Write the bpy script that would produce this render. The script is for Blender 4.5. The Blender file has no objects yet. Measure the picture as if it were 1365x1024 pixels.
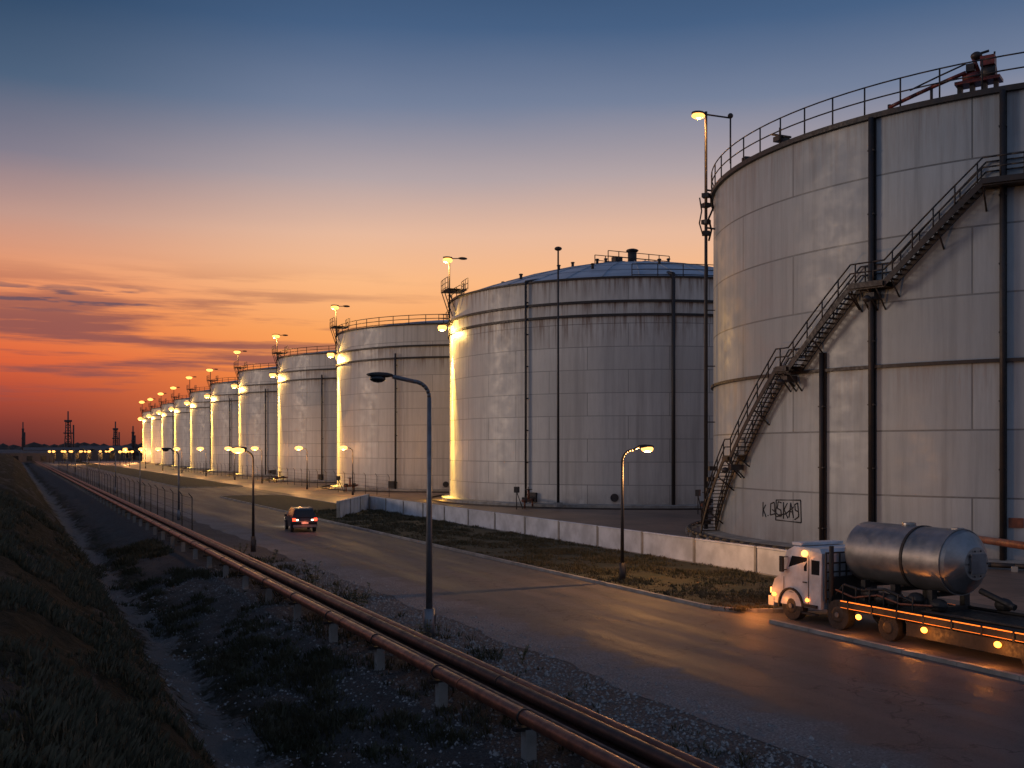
import bpy, math, random
from mathutils import Vector, Matrix, noise
random.seed(7)
S = bpy.context.scene
D = math.radians
pi = math.pi

# ------------------------------------------------------------------ helpers
def lin(c):
    return tuple(((x/255)/12.92 if x/255 <= .04045 else ((x/255+.055)/1.055)**2.4) for x in c)

class MB:
    def __init__(s): s.v=[]; s.f=[]; s.m=[]; s.sm=[]; s.uv={}
    def face(s, idx, m=0, sm=False, uv=None):
        if uv: s.uv[len(s.f)] = uv
        s.f.append(tuple(idx)); s.m.append(m); s.sm.append(sm)
    def add(s, pts):
        b=len(s.v); s.v.extend([tuple(p) for p in pts]); return b
    def box(s, c, d, m=0, rot=0.0, M=None):
        cx,cy,cz=c; hx,hy,hz=d[0]/2,d[1]/2,d[2]/2
        pts=[Vector((x,y,z)) for z in(-hz,hz) for x,y in((-hx,-hy),(hx,-hy),(hx,hy),(-hx,hy))]
        R=M if M is not None else Matrix.Rotation(rot,3,'Z')
        b=s.add([R@p+Vector(c) for p in pts])
        for q in((3,2,1,0),(4,5,6,7),(0,1,5,4),(1,2,6,5),(2,3,7,6),(3,0,4,7)):
            s.face([b+i for i in q],m)
    def prism(s, prof, x0, x1, m=0, inset=None):
        n=len(prof); ins=inset or (lambda z:0)
        b=s.add([(x0+ins(z),y,z) for y,z in prof]+[(x1-ins(z),y,z) for y,z in prof])
        s.face([b+i for i in range(n)],m); s.face([b+n+i for i in reversed(range(n))],m)
        for i in range(n):
            j=(i+1)%n; s.face([b+i,b+n+i,b+n+j,b+j],m)
    def tube(s, p0, p1, r0, r1=None, m=0, n=8, caps=True):
        r1=r0 if r1 is None else r1
        p0=Vector(p0);p1=Vector(p1); d=p1-p0
        if d.length<1e-6:return
        z=d.normalized(); a=Vector((0,0,1)) if abs(z.z)<.9 else Vector((1,0,0))
        x=z.cross(a).normalized(); y=z.cross(x)
        ring=[(math.cos(2*pi*i/n),math.sin(2*pi*i/n)) for i in range(n)]
        b=s.add([p0+(x*c+y*q)*r0 for c,q in ring]+[p1+(x*c+y*q)*r1 for c,q in ring])
        for i in range(n):
            j=(i+1)%n; s.face([b+i,b+j,b+n+j,b+n+i],m,True)
        if caps:
            s.face([b+i for i in reversed(range(n))],m); s.face([b+n+i for i in range(n)],m)
    def path(s, pts, r, m=0, n=6):
        for a,c in zip(pts[:-1],pts[1:]): s.tube(a,c,r,None,m,n)
    def ball(s, c, r, m=0, nu=10, nv=6):
        if not hasattr(r,'__len__'): r=(r,r,r)
        rows=[]
        for j in range(nv+1):
            t=pi*j/nv
            rows.append(s.add([(c[0]+r[0]*math.sin(t)*math.cos(2*pi*i/nu),c[1]+r[1]*math.sin(t)*math.sin(2*pi*i/nu),c[2]+r[2]*math.cos(t)) for i in range(nu)]))
        for j in range(nv):
            for i in range(nu):
                k=(i+1)%nu
                s.face([rows[j]+i,rows[j+1]+i,rows[j+1]+k,rows[j]+k],m,True)
    def lathe(s, c, prof, m=0, n=128, sm=True, a0=0, a1=2*pi):
        full=abs(a1-a0-2*pi)<1e-6
        cnt=n if full else n+1
        for (ra,za),(rb,zb) in zip(prof[:-1],prof[1:]):
            A=[a0+(a1-a0)*i/n for i in range(cnt)]
            b=s.add([(c[0]+ra*math.cos(t),c[1]+ra*math.sin(t),c[2]+za) for t in A]+[(c[0]+rb*math.cos(t),c[1]+rb*math.sin(t),c[2]+zb) for t in A])
            for i in range(n):
                j=(i+1)%cnt
                t0=a0+(a1-a0)*i/n; t1=a0+(a1-a0)*(i+1)/n
                R=max(ra,rb)
                s.face([b+i,b+j,b+cnt+j,b+cnt+i],m,sm,[(t0*R,za),(t1*R,za),(t1*R,zb),(t0*R,zb)])
    def obj(s, name, mats, loc=(0,0,0), rotz=0, bevel=0):
        me=bpy.data.meshes.new(name); me.from_pydata(s.v,[],s.f)
        for mt in mats: me.materials.append(mt)
        me.polygons.foreach_set('material_index',s.m); me.polygons.foreach_set('use_smooth',s.sm)
        if s.uv:
            l=me.uv_layers.new(name='UVMap')
            for fi,u in s.uv.items():
                p=me.polygons[fi]
                for k,li in enumerate(p.loop_indices): l.data[li].uv=u[k]
        me.update()
        o=bpy.data.objects.new(name,me); o.location=loc; o.rotation_euler=(0,0,rotz)
        S.collection.objects.link(o)
        if bevel:
            b=o.modifiers.new('bevel','BEVEL'); b.width=bevel; b.segments=2; b.limit_method='ANGLE'
        return o

def newmat(name):
    m=bpy.data.materials.new(name); m.use_nodes=True
    nt=m.node_tree; return m,nt,nt.nodes['Principled BSDF']
def nd(nt,t,**k):
    n=nt.nodes.new(t)
    for a,b in k.items():
        if a in n.inputs.keys(): n.inputs[a].default_value=b
        else: setattr(n,a,b)
    return n
def L(nt,a,b): nt.links.new(a,b)
def noisy(nt,vec,scale,detail=6,rough=.6):
    n=nd(nt,'ShaderNodeTexNoise'); n.inputs['Scale'].default_value=scale; n.inputs['Detail'].default_value=detail; n.inputs['Roughness'].default_value=rough
    if vec is not None: L(nt,vec,n.inputs['Vector'])
    return n.outputs['Fac']
def mapr(nt,v,a,b,c=0,d=1,smooth=True):
    n=nt.nodes.new('ShaderNodeMapRange'); n.interpolation_type='SMOOTHSTEP' if smooth else 'LINEAR'
    L(nt,v,n.inputs[0])
    for i,x in enumerate((a,b,c,d)): n.inputs[i+1].default_value=x
    return n.outputs[0]
def mth(nt,op,a,b=None):
    n=nt.nodes.new('ShaderNodeMath'); n.operation=op
    for i,x in enumerate((a,b)):
        if x is None: continue
        if isinstance(x,(int,float)): n.inputs[i].default_value=x
        else: L(nt,x,n.inputs[i])
    return n.outputs[0]
def mix(nt,f,a,b,blend='MIX'):
    n=nt.nodes.new('ShaderNodeMix'); n.data_type='RGBA'; n.blend_type=blend
    if isinstance(f,(int,float)): n.inputs[0].default_value=f
    else: L(nt,f,n.inputs[0])
    for i,x in ((6,a),(7,b)):
        if isinstance(x,tuple): n.inputs[i].default_value=(*x[:3],1)
        else: L(nt,x,n.inputs[i])
    return n.outputs[2]
def mapping(nt,vec,sc):
    n=nt.nodes.new('ShaderNodeMapping'); n.inputs['Scale'].default_value=sc; L(nt,vec,n.inputs[0]); return n.outputs[0]
def bump(nt,h,b,strength=.3,dist=.05):
    n=nt.nodes.new('ShaderNodeBump'); n.inputs['Strength'].default_value=strength; n.inputs['Distance'].default_value=dist
    L(nt,h,n.inputs['Height']); L(nt,n.outputs[0],b.inputs['Normal'])

def simple(name,c1,c2=None,rough=.6,metal=0,scale=3,bs=.15,bd=.02):
    m,nt,b=newmat(name); tc=nd(nt,'ShaderNodeTexCoord').outputs['Object']
    c2=c2 or tuple(x*.6 for x in c1)
    f=mapr(nt,noisy(nt,tc,scale),.3,.7)
    L(nt,mix(nt,f,c1,c2),b.inputs['Base Color'])
    b.inputs['Metallic'].default_value=metal
    L(nt,mapr(nt,noisy(nt,tc,scale*2.7),.3,.7,rough*.8,min(1,rough*1.2)),b.inputs['Roughness'])
    if bs: bump(nt,noisy(nt,tc,scale*6),b,bs,bd)
    return m
def emis(name,c,st):
    m,nt,b=newmat(name); b.inputs['Base Color'].default_value=(*c,1)
    b.inputs['Emission Color'].default_value=(*c,1); b.inputs['Emission Strength'].default_value=st
    return m

def tankmat(name,base,row,width,rings,rust=.5,dark=(.22,.22,.22),mort=.04,var=.84,dirt=.6):
    m,nt,b=newmat(name); uv=nd(nt,'ShaderNodeTexCoord').outputs['UV']
    sep=nd(nt,'ShaderNodeSeparateXYZ'); L(nt,uv,sep.inputs[0]); v=sep.outputs[1]
    br=nd(nt,'ShaderNodeTexBrick'); L(nt,uv,br.inputs['Vector'])
    br.inputs['Scale'].default_value=1; br.inputs['Mortar Size'].default_value=mort; br.inputs['Mortar Smooth'].default_value=.3
    br.inputs['Brick Width'].default_value=width; br.inputs['Row Height'].default_value=row; br.inputs['Bias'].default_value=0
    br.inputs['Color1'].default_value=(*base,1); br.inputs['Color2'].default_value=(*[x*var for x in base],1)
    br.inputs['Mortar'].default_value=(*[x*.3 for x in base],1)
    st=mapr(nt,noisy(nt,mapping(nt,uv,(1.4,.05,1)),1.0,8,.65),.42,.76,0,dirt)
    c=mix(nt,st,br.outputs['Color'],dark)
    bl=mapr(nt,noisy(nt,uv,.12,5,.6),.35,.7,0,.35)
    c=mix(nt,bl,c,tuple(x*.64 for x in base))
    fine=mapr(nt,noisy(nt,mapping(nt,uv,(5,.5,1)),1,8,.7),.4,.75,0,.4)
    c=mix(nt,fine,c,tuple(x*.62 for x in base))
    sc=noisy(nt,mapping(nt,uv,(2.2,.12,1)),1.0,8,.7)
    for z,ln in rings:
        g=mth(nt,'MULTIPLY',mapr(nt,v,z-ln,z,0,1,False),mapr(nt,v,z,z+.05,1,0,False))
        fr=mth(nt,'MULTIPLY',mapr(nt,sc,.42,.64,0,rust),g)
        c=mix(nt,fr,c,(.17,.08,.04))
    g=mapr(nt,v,0,2.0,.45,0,False)
    c=mix(nt,mth(nt,'MULTIPLY',g,mapr(nt,noisy(nt,mapping(nt,uv,(1,.5,1)),.8,6,.7),.35,.6)),c,(.15,.1,.07))
    L(nt,c,b.inputs['Base Color'])
    L(nt,mapr(nt,noisy(nt,uv,.7,5),.3,.7,.36,.56),b.inputs['Roughness'])
    h=mth(nt,'ADD',mth(nt,'MULTIPLY',br.outputs['Fac'],-.25),mth(nt,'MULTIPLY',noisy(nt,mapping(nt,uv,(.3,.42,1)),1,3,.5),1.3))
    bump(nt,h,b,.3,.14)
    return m

# ------------------------------------------------------------------ materials
M_t1=tankmat('tank_paint_shaded',(.41,.455,.49),3.52,11,[(10.55,2.5),(24.4,3.5)],.4,(.15,.165,.175),.055)  # front tank: its dimmer, bluer light is put into a darker paint colour
M_t2=tankmat('tank_paint_lit',(.72,.68,.62),2.38,8.5,[(21.2,1.6),(19.8,3.4),(23.8,2.2)],1.0,(.27,.24,.22))  # second tank: warm lamp light on its front is put into the paler colour
M_t3=tankmat('tank_paint_c',(.64,.61,.58),2.4,9,[(21.0,2.4),(19.3,2.0)],.8,(.24,.23,.22))
M_steel=simple('dark_steel',(.03,.03,.033),(.05,.038,.034),.55,.3,2)
M_roof=simple('roof_paint',(.50,.54,.60),(.36,.39,.44),.6,.1,.3,.1)
M_conc=simple('concrete',(.36,.35,.33),(.22,.21,.19),.85,0,1.2,.4)
M_wallc=simple('white_concrete',(.70,.73,.78),(.45,.47,.50),.8,0,.7,.3)
M_rust=simple('rusty_pipe',(.30,.105,.055),(.12,.045,.03),.42,.25,2.5,.3)
M_dark=simple('dark_pipe',(.045,.03,.026),(.09,.042,.03),.5,.3,1.5,.3)
M_galv=simple('galvanised',(.20,.21,.23),(.13,.13,.14),.5,.5,2)
M_bulb=emis('sodium_bulb',(1,.44,.10),2.8)
M_bulbw=emis('warm_bulb',(1,.46,.12),2.8)
M_red=simple('red_paint',(.22,.03,.022),(.07,.018,.015),.45,0,4)
M_black=simple('black_rubber',(.015,.015,.015),(.03,.03,.03),.8,0,5)
M_chas=simple('chassis_paint',(.014,.014,.015),(.028,.024,.022),.6,.1,3)
M_glass=simple('dark_glass',(.012,.014,.017),(.012,.014,.017),.12,0,1,0)
M_white=simple('white_paint',(.62,.66,.71),(.42,.44,.46),.35,0,1.6,.03)
M_alu=simple('brushed_aluminium',(.36,.35,.35),(.24,.24,.24),.42,.75,1.5,.05)
M_or=emis('orange_marker',(1,.25,.03),8)
M_ors=emis('orange_strip',(1,.20,.02),1.8)
M_tail=emis('tail_light',(1,.05,.02),5)
M_head=emis('car_lamp',(1,.85,.6),4)
M_ink=simple('graffiti_ink',(.03,.03,.035),None,.6)
M_carp=simple('car_paint',(.018,.02,.026),(.028,.03,.034),.22,.3,1,0)
M_haze=simple('hazy_steel',(.10,.065,.065),(.08,.055,.055),.9,0,.3,0)  # far towers: aerial haze is painted into the steel colour

def gravel_col(nt,tc,n1,n2,n3):
    g=mix(nt,mapr(nt,n3,.35,.65),(.31,.29,.28),(.10,.094,.09))
    g=mix(nt,mapr(nt,n1,.4,.68,0,.6),g,(.13,.115,.105))
    return mix(nt,mapr(nt,n2,.5,.72,0,.5),g,(.07,.063,.056))
def groundmat():
    m,nt,b=newmat('ground_soil'); tc=nd(nt,'ShaderNodeTexCoord').outputs['Object']
    sep=nd(nt,'ShaderNodeSeparateXYZ'); L(nt,tc,sep.inputs[0]); x=sep.outputs[0]
    n1=noisy(nt,tc,.35,8,.65); n2=noisy(nt,tc,3,8,.7); n3=noisy(nt,tc,16,6,.75)
    n0=noisy(nt,mapping(nt,tc,(.5,.12,1)),1,6,.65)
    grass=mix(nt,mapr(nt,n2,.35,.65),(.034,.033,.016),(.082,.066,.038))
    soil=mix(nt,mapr(nt,n2,.3,.7),(.19,.165,.145),(.08,.069,.06))
    grav=gravel_col(nt,tc,n1,n2,n3)
    xn=mth(nt,'ADD',x,mth(nt,'MULTIPLY',mth(nt,'SUBTRACT',n1,.5),4.0))
    xn=mth(nt,'ADD',xn,mth(nt,'MULTIPLY',mth(nt,'SUBTRACT',n2,.5),2.2))
    fs=mapr(nt,xn,5.4,6.8)
    gut=mth(nt,'MULTIPLY',mapr(nt,xn,3.6,4.3),mapr(nt,xn,4.9,5.5,1,0))
    pat=mapr(nt,n0,.52,.60,0,.8)
    c=mix(nt,pat,grass,soil)
    c=mix(nt,mth(nt,'MULTIPLY',fs,.8),c,mix(nt,.5,soil,grav))
    c=mix(nt,mth(nt,'MULTIPLY',gut,.85),c,(.31,.29,.27))
    c=mix(nt,mapr(nt,xn,8.0,9.2),c,grav)
    far=mapr(nt,x,24,30); c=mix(nt,far,c,(.05,.05,.03))
    L(nt,c,b.inputs['Base Color']); b.inputs['Roughness'].default_value=.95
    b.inputs['Specular IOR Level'].default_value=.2
    vo=nd(nt,'ShaderNodeTexVoronoi'); vo.inputs['Scale'].default_value=12; L(nt,tc,vo.inputs['Vector'])
    h=mth(nt,'ADD',mth(nt,'MULTIPLY',vo.outputs['Distance'],.6),mth(nt,'ADD',n3,mth(nt,'MULTIPLY',n2,2.4)))
    bump(nt,h,b,1.0,.2)
    return m
M_ground=groundmat()
def asphalt():
    m,nt,b=newmat('asphalt'); tc=nd(nt,'ShaderNodeTexCoord').outputs['Object']
    sep=nd(nt,'ShaderNodeSeparateXYZ'); L(nt,tc,sep.inputs[0]); x=sep.outputs[0]
    n1=noisy(nt,mapping(nt,tc,(.9,.06,1)),1,8,.65); n2=noisy(nt,tc,1.1,8,.72); n3=noisy(nt,tc,40,4,.75)
    m1=noisy(nt,tc,.35,8,.65); m3=noisy(nt,tc,16,6,.75)
    c=mix(nt,mapr(nt,n1,.38,.62),(.054,.051,.05),(.13,.116,.105))
    c=mix(nt,mapr(nt,n2,.45,.7,0,.6),c,(.042,.04,.039))
    w=mth(nt,'SINE',mth(nt,'MULTIPLY',x,3.3))
    c=mix(nt,mth(nt,'MULTIPLY',mapr(nt,w,.1,1),mapr(nt,n1,.3,.7,.1,.5)),c,(.16,.14,.13))
    br=nd(nt,'ShaderNodeTexBrick'); L(nt,tc,br.inputs['Vector']); br.inputs['Scale'].default_value=1; br.inputs['Brick Width'].default_value=4.8; br.inputs['Row Height'].default_value=11
    br.inputs['Mortar Size'].default_value=.02; br.inputs['Color1'].default_value=(0,0,0,1); br.inputs['Color2'].default_value=(1,1,1,1); br.inputs['Mortar'].default_value=(0,0,0,1)
    c=mix(nt,mth(nt,'MULTIPLY',br.outputs['Color'],.22),c,(.04,.038,.036)); c=mix(nt,mth(nt,'MULTIPLY',br.outputs['Fac'],.5),c,(.02,.02,.02))
    vo=nd(nt,'ShaderNodeTexVoronoi'); vo.feature='DISTANCE_TO_EDGE'; vo.inputs['Scale'].default_value=.22
    v2=nt.nodes.new('ShaderNodeVectorMath'); v2.operation='ADD'; L(nt,tc,v2.inputs[0])
    nn=nd(nt,'ShaderNodeTexNoise'); nn.inputs['Scale'].default_value=.8; nn.inputs['Detail'].default_value=6; L(nt,tc,nn.inputs['Vector'])
    sc=nt.nodes.new('ShaderNodeVectorMath'); sc.operation='SCALE'; sc.inputs['Scale'].default_value=3; L(nt,nn.outputs['Color'],sc.inputs[0]); L(nt,sc.outputs[0],v2.inputs[1]); L(nt,v2.outputs[0],vo.inputs['Vector'])
    c=mix(nt,mapr(nt,vo.outputs['Distance'],.003,.012,.8,0),c,(.015,.015,.015))
    c=mix(nt,mapr(nt,n3,.4,.7,0,.5),c,(.20,.19,.18))
    xe=mth(nt,'ADD',x,mth(nt,'MULTIPLY',mth(nt,'SUBTRACT',n2,.5),4.5)); xe=mth(nt,'ADD',xe,mth(nt,'MULTIPLY',mth(nt,'SUBTRACT',m1,.5),3))
    grav=gravel_col(nt,tc,m1,noisy(nt,tc,3,8,.7),m3)
    ed=mapr(nt,xe,16.5,15.4,0,1)
    c=mix(nt,ed,c,grav)
    c=mix(nt,mapr(nt,xe,22.9,23.6,0,.6),c,(.14,.12,.10))
    L(nt,c,b.inputs['Base Color']); b.inputs['Specular IOR Level'].default_value=.38
    rg=mapr(nt,n1,.35,.65,.52,.76); rr=nt.nodes.new('ShaderNodeMix'); L(nt,ed,rr.inputs[0]); L(nt,rg,rr.inputs[2]); rr.inputs[3].default_value=.95
    L(nt,rr.outputs[0],b.inputs['Roughness']); bump(nt,mth(nt,'ADD',n3,mth(nt,'MULTIPLY',n2,1.5)),b,.6,.03)
    return m
M_asph=asphalt()
def pave():
    m,nt,b=newmat('yard_concrete'); tc=nd(nt,'ShaderNodeTexCoord').outputs['Object']
    n1=noisy(nt,tc,.12,8,.65); n2=noisy(nt,tc,1.7,8,.7)
    c=mix(nt,mapr(nt,n1,.35,.65),(.26,.18,.135),(.13,.092,.072)); c=mix(nt,mapr(nt,n2,.45,.7,0,.5),c,(.08,.07,.06))
    br=nd(nt,'ShaderNodeTexBrick'); L(nt,tc,br.inputs['Vector']); br.inputs['Scale'].default_value=1
    br.inputs['Brick Width'].default_value=6; br.inputs['Row Height'].default_value=6; br.inputs['Mortar Size'].default_value=.05; br.offset=0
    c=mix(nt,mth(nt,'MULTIPLY',br.outputs['Fac'],.6),c,(.03,.028,.025))
    L(nt,c,b.inputs['Base Color']); b.inputs['Roughness'].default_value=.5; bump(nt,n2,b,.3,.03)
    return m
M_pave=pave()
M_verge=simple('verge_grass',(.026,.033,.013),(.055,.048,.026),.95,0,.9,.8,.1)
M_grass=simple('grass_blades',(.038,.04,.018),(.09,.075,.042),.8,0,.8,0)
M_weed=simple('weed_leaf',(.05,.065,.02),(.09,.085,.035),.7,0,3,0)
M_stone=simple('gravel_stone',(.38,.37,.35),(.15,.14,.13),.9,0,8,.3)
M_tree=simple('distant_foliage',(.045,.035,.03),(.06,.045,.04),.95,0,.2,0)
M_bldg=simple('shed_cladding',(.12,.10,.10),(.08,.07,.07),.8,0,.3,0)

# ------------------------------------------------------------------ terrain
PR=[(-2500,4.5),(-60,4.4),(-8,4.3),(-3,3.9),(0,2.9),(2.5,.9),(3.9,-.75),(4.3,-.98),(5.0,-1.02),(5.4,-.85),(7.2,-.35),(8.4,-.03),(9,0),(4000,0)]
def hz(x,y):
    for (a,za),(b,zb) in zip(PR[:-1],PR[1:]):
        if x<=b:
            t=(x-a)/(b-a); z=za+(zb-za)*t; break
    if x<8.8 and x>-60:
        w=min(1,(8.8-x)/1.5)
        z+=w*(.35*noise.noise(Vector((x*.25,y*.12,0)))+.22*noise.noise(Vector((x*.9,y*.6,3)))+.10*noise.noise(Vector((x*2.6,y*2.3,7))))
    return z
xs=[-2500,-900,-300,-120,-60,-30,-18]+[-12+.25*i for i in range(85)]+[9.4,11,14,24,33,60,120,300,900,2500]
ys=[-300,-80,-20]+[-4+.33*i for i in range(303)]+[98+3*i for i in range(50)]+[250+15*i for i in range(30)]+[750,1000,1600,2600,4500]
mb=MB(); W=len(xs)
mb.v=[(x,y,hz(x,y)) for y in ys for x in xs]
for j in range(len(ys)-1):
    for i in range(W-1): mb.face((j*W+i,j*W+i+1,(j+1)*W+i+1,(j+1)*W+i),0,True)
mb.obj('ground',[M_ground])

def sheet(name,polys,z,mat):
    mb=MB()
    for p in polys:
        b=mb.add([(x,y,z) for x,y in p]); mb.face(range(b,b+len(p)))
    return mb.obj(name,[mat])
edge=[-40+1.0*i for i in range(240)]+[200+10*i for i in range(71)]
q=[]
for a,b_ in zip(edge[:-1],edge[1:]):
    f=lambda y:13.9+.5*noise.noise(Vector((0,y*.25,1)))+.25*noise.noise(Vector((0,y*1.3,4)))
    q.append([(f(a),a),(23.6,a),(23.6,b_),(f(b_),b_)])
sheet('road',q,.008,M_asph)
sheet('asphalt_apron',[[(23.6,-40),(34,-40),(34,34),(23.6,34)],[(23.6,138),(34,138),(34,172),(23.6,172)]],.012,M_asph)
sheet('concrete_yard',[[(32.4,-40),(160,-40),(160,620),(32.4,620)],],.006,M_pave)
def verge(name,poly):
    mb=MB(); n=len(poly)
    b=mb.add([(x,y,.11) for x,y in poly]); mb.face(range(b,b+n),0)
    for i in range(n):
        a=Vector((*poly[i],0)); c=Vector((*poly[(i+1)%n],0)); d=c-a; k=max(1,int(d.length/2.0)); ang=math.atan2(d.y,d.x)
        for q in range(k):
            mid=a+d*((q+.5)/k); mb.box((mid.x,mid.y,.07),(d.length/k-.02,.17,.15+random.uniform(-.008,.012)),1,ang+random.uniform(-.004,.004))
    return mb.obj(name,[M_verge,M_conc])
def rounded(x0,x1,y0,y1,r):
    p=[]
    for cx,cy,a in((x1-r,y0+r,-90),(x1-r,y1-r,0),(x0+r,y1-r,90),(x0+r,y0+r,180)):
        for k in range(7):
            t=D(a+15*k); p.append((cx+r*math.cos(t),cy+r*math.sin(t)))
    return p
verge('grass_verge',rounded(23.69,32.1,30.8,138,2.2))
verge('grass_verge',rounded(23.69,34,172,430,3))
mb=MB()
for k in range(36):
    y=-40+2*k
    if y<29.5: mb.box((23.7,y,.06),(.17,1.98,.14+random.uniform(-.008,.012)),0)
mb.obj('kerb',[M_conc])

# ------------------------------------------------------------------ low wall
mb=MB()
def wallrun(a,b,h,n):
    a=Vector((*a,0));b=Vector((*b,0)); d=b-a; ang=math.atan2(d.y,d.x)
    for i in range(n):
        m_=a+d*((i+.5)/n); mb.box((m_.x,m_.y,.11+h/2),(d.length/n-.16,.16,h),0,ang)
        mb.box((m_.x,m_.y,.11+h+.03),(d.length/n-.15,.24,.07),0,ang)
    for i in range(n+1):
        m_=a+d*(i/n); mb.box((m_.x,m_.y,.11+h/2+.03),(.16,.30,h+.10),1,ang)
wallrun((32.3,35.5),(32.3,101),1.2,13)
wallrun((32.1,101.2),(25.4,88.5),1.4,3)
mb.obj('concrete_wall',[M_wallc,M_conc],bevel=.015)

# ------------------------------------------------------------------ pipeline
mb=MB(); px=[(8.95,.68,.145,0),(9.42,.62,.085,1),(9.88,.66,.14,1),(10.3,.66,.10,0)]
Y0,Y1=3,640
for x,z,r,m in px:
    y=Y0
    while y<Y1:
        st=9.2 if y<200 else 60
        mb.tube((x,y,z+r),(x,min(Y1,y+st),z+r),r,None,m,14,False)
        if y<140: mb.tube((x,y-.02,z+r),(x,y+.02,z+r),r*1.06,None,m,14)
        y+=st
mb.box((10.05,(Y0+160)/2,.62),(.9,160-Y0,.05),1)
y=4.5
while y<330:
    mb.box((9.05,y,.24),(.22,.24,.68),2); mb.box((10.2,y,.24),(.22,.24,.68),2)
    mb.box((9.6,y,.60),(1.75,.16,.07),3)
    for x,z,r,m in px[:1]:
        mb.tube((x,y-.035,z+r),(x,y+.035,z+r),r*1.12,None,3,14)
    y+=4.6
mb.obj('pipeline',[M_rust,M_dark,M_conc,M_steel])

# ------------------------------------------------------------------ lights
def light(kind,name,loc,power,col=(1,.46,.14),rad=.03,rot=None,ang=70,blend=.6):
    l=bpy.data.lights.new(name,kind); l.energy=power; l.color=col; l.shadow_soft_size=rad
    if kind=='SPOT': l.spot_size=D(ang); l.spot_blend=blend
    o=bpy.data.objects.new(name,l); o.location=loc
    if rot: o.rotation_euler=rot
    S.collection.objects.link(o); return o

def street_lamp(x,y,h,arm,lit,r=.09,power=900,bs=1.0):
    mb=MB()
    mb.tube((0,0,-.1),(0,0,.9),r*1.7,r*1.6,0,10); mb.tube((0,0,.9),(0,0,h-.55),r,r*.6,0,10)
    mb.box((r*1.6,0,.55),(.03,.16,.3),1)
    sg=1 if arm>0 else -1; a=abs(arm); pts=[]
    for k in range(7):
        t=D(90*k/6); pts.append((sg*.55*(1-math.cos(t)),0,h-.55+.5*math.sin(t)))
    pts.append((sg*(a-.5),0,h+.08)); mb.path(pts,r*.6,0,8)
    mb.ball((sg*(a-.1),0,h+.12),(.46,.17,.09),1)
    mb.ball((sg*(a-.02),0,h+.0),(.27*bs,.17*bs,.13*bs),2)
    o=mb.obj('street_lamp',[M_steel if lit else M_galv,M_steel,M_bulbw if lit else M_glass],(x,y,0))
    if lit:
        li=light('POINT','lamp_light',(sg*(a-.02),0,h-.2*bs-.05),power); li.parent=o
    return o
street_lamp(12.1,31.7,8.25,-1.75,False,.11)
street_lamp(24.9,40.8,6.05,1.35,True,power=1500,bs=1.2)
street_lamp(12.8,62.6,6.0,-.9,True,power=220,bs=1.5)
for y in(93.5,124,155,186,217,260,300): street_lamp(12.8,y,6.0,-1.1,False)
for i,y in enumerate((136,159,190,214,247,283,319,360,410,470)):
    street_lamp(41-i*.3,y,6.3,-1.3,True,power=1000,bs=2.2+i*.22)

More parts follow.
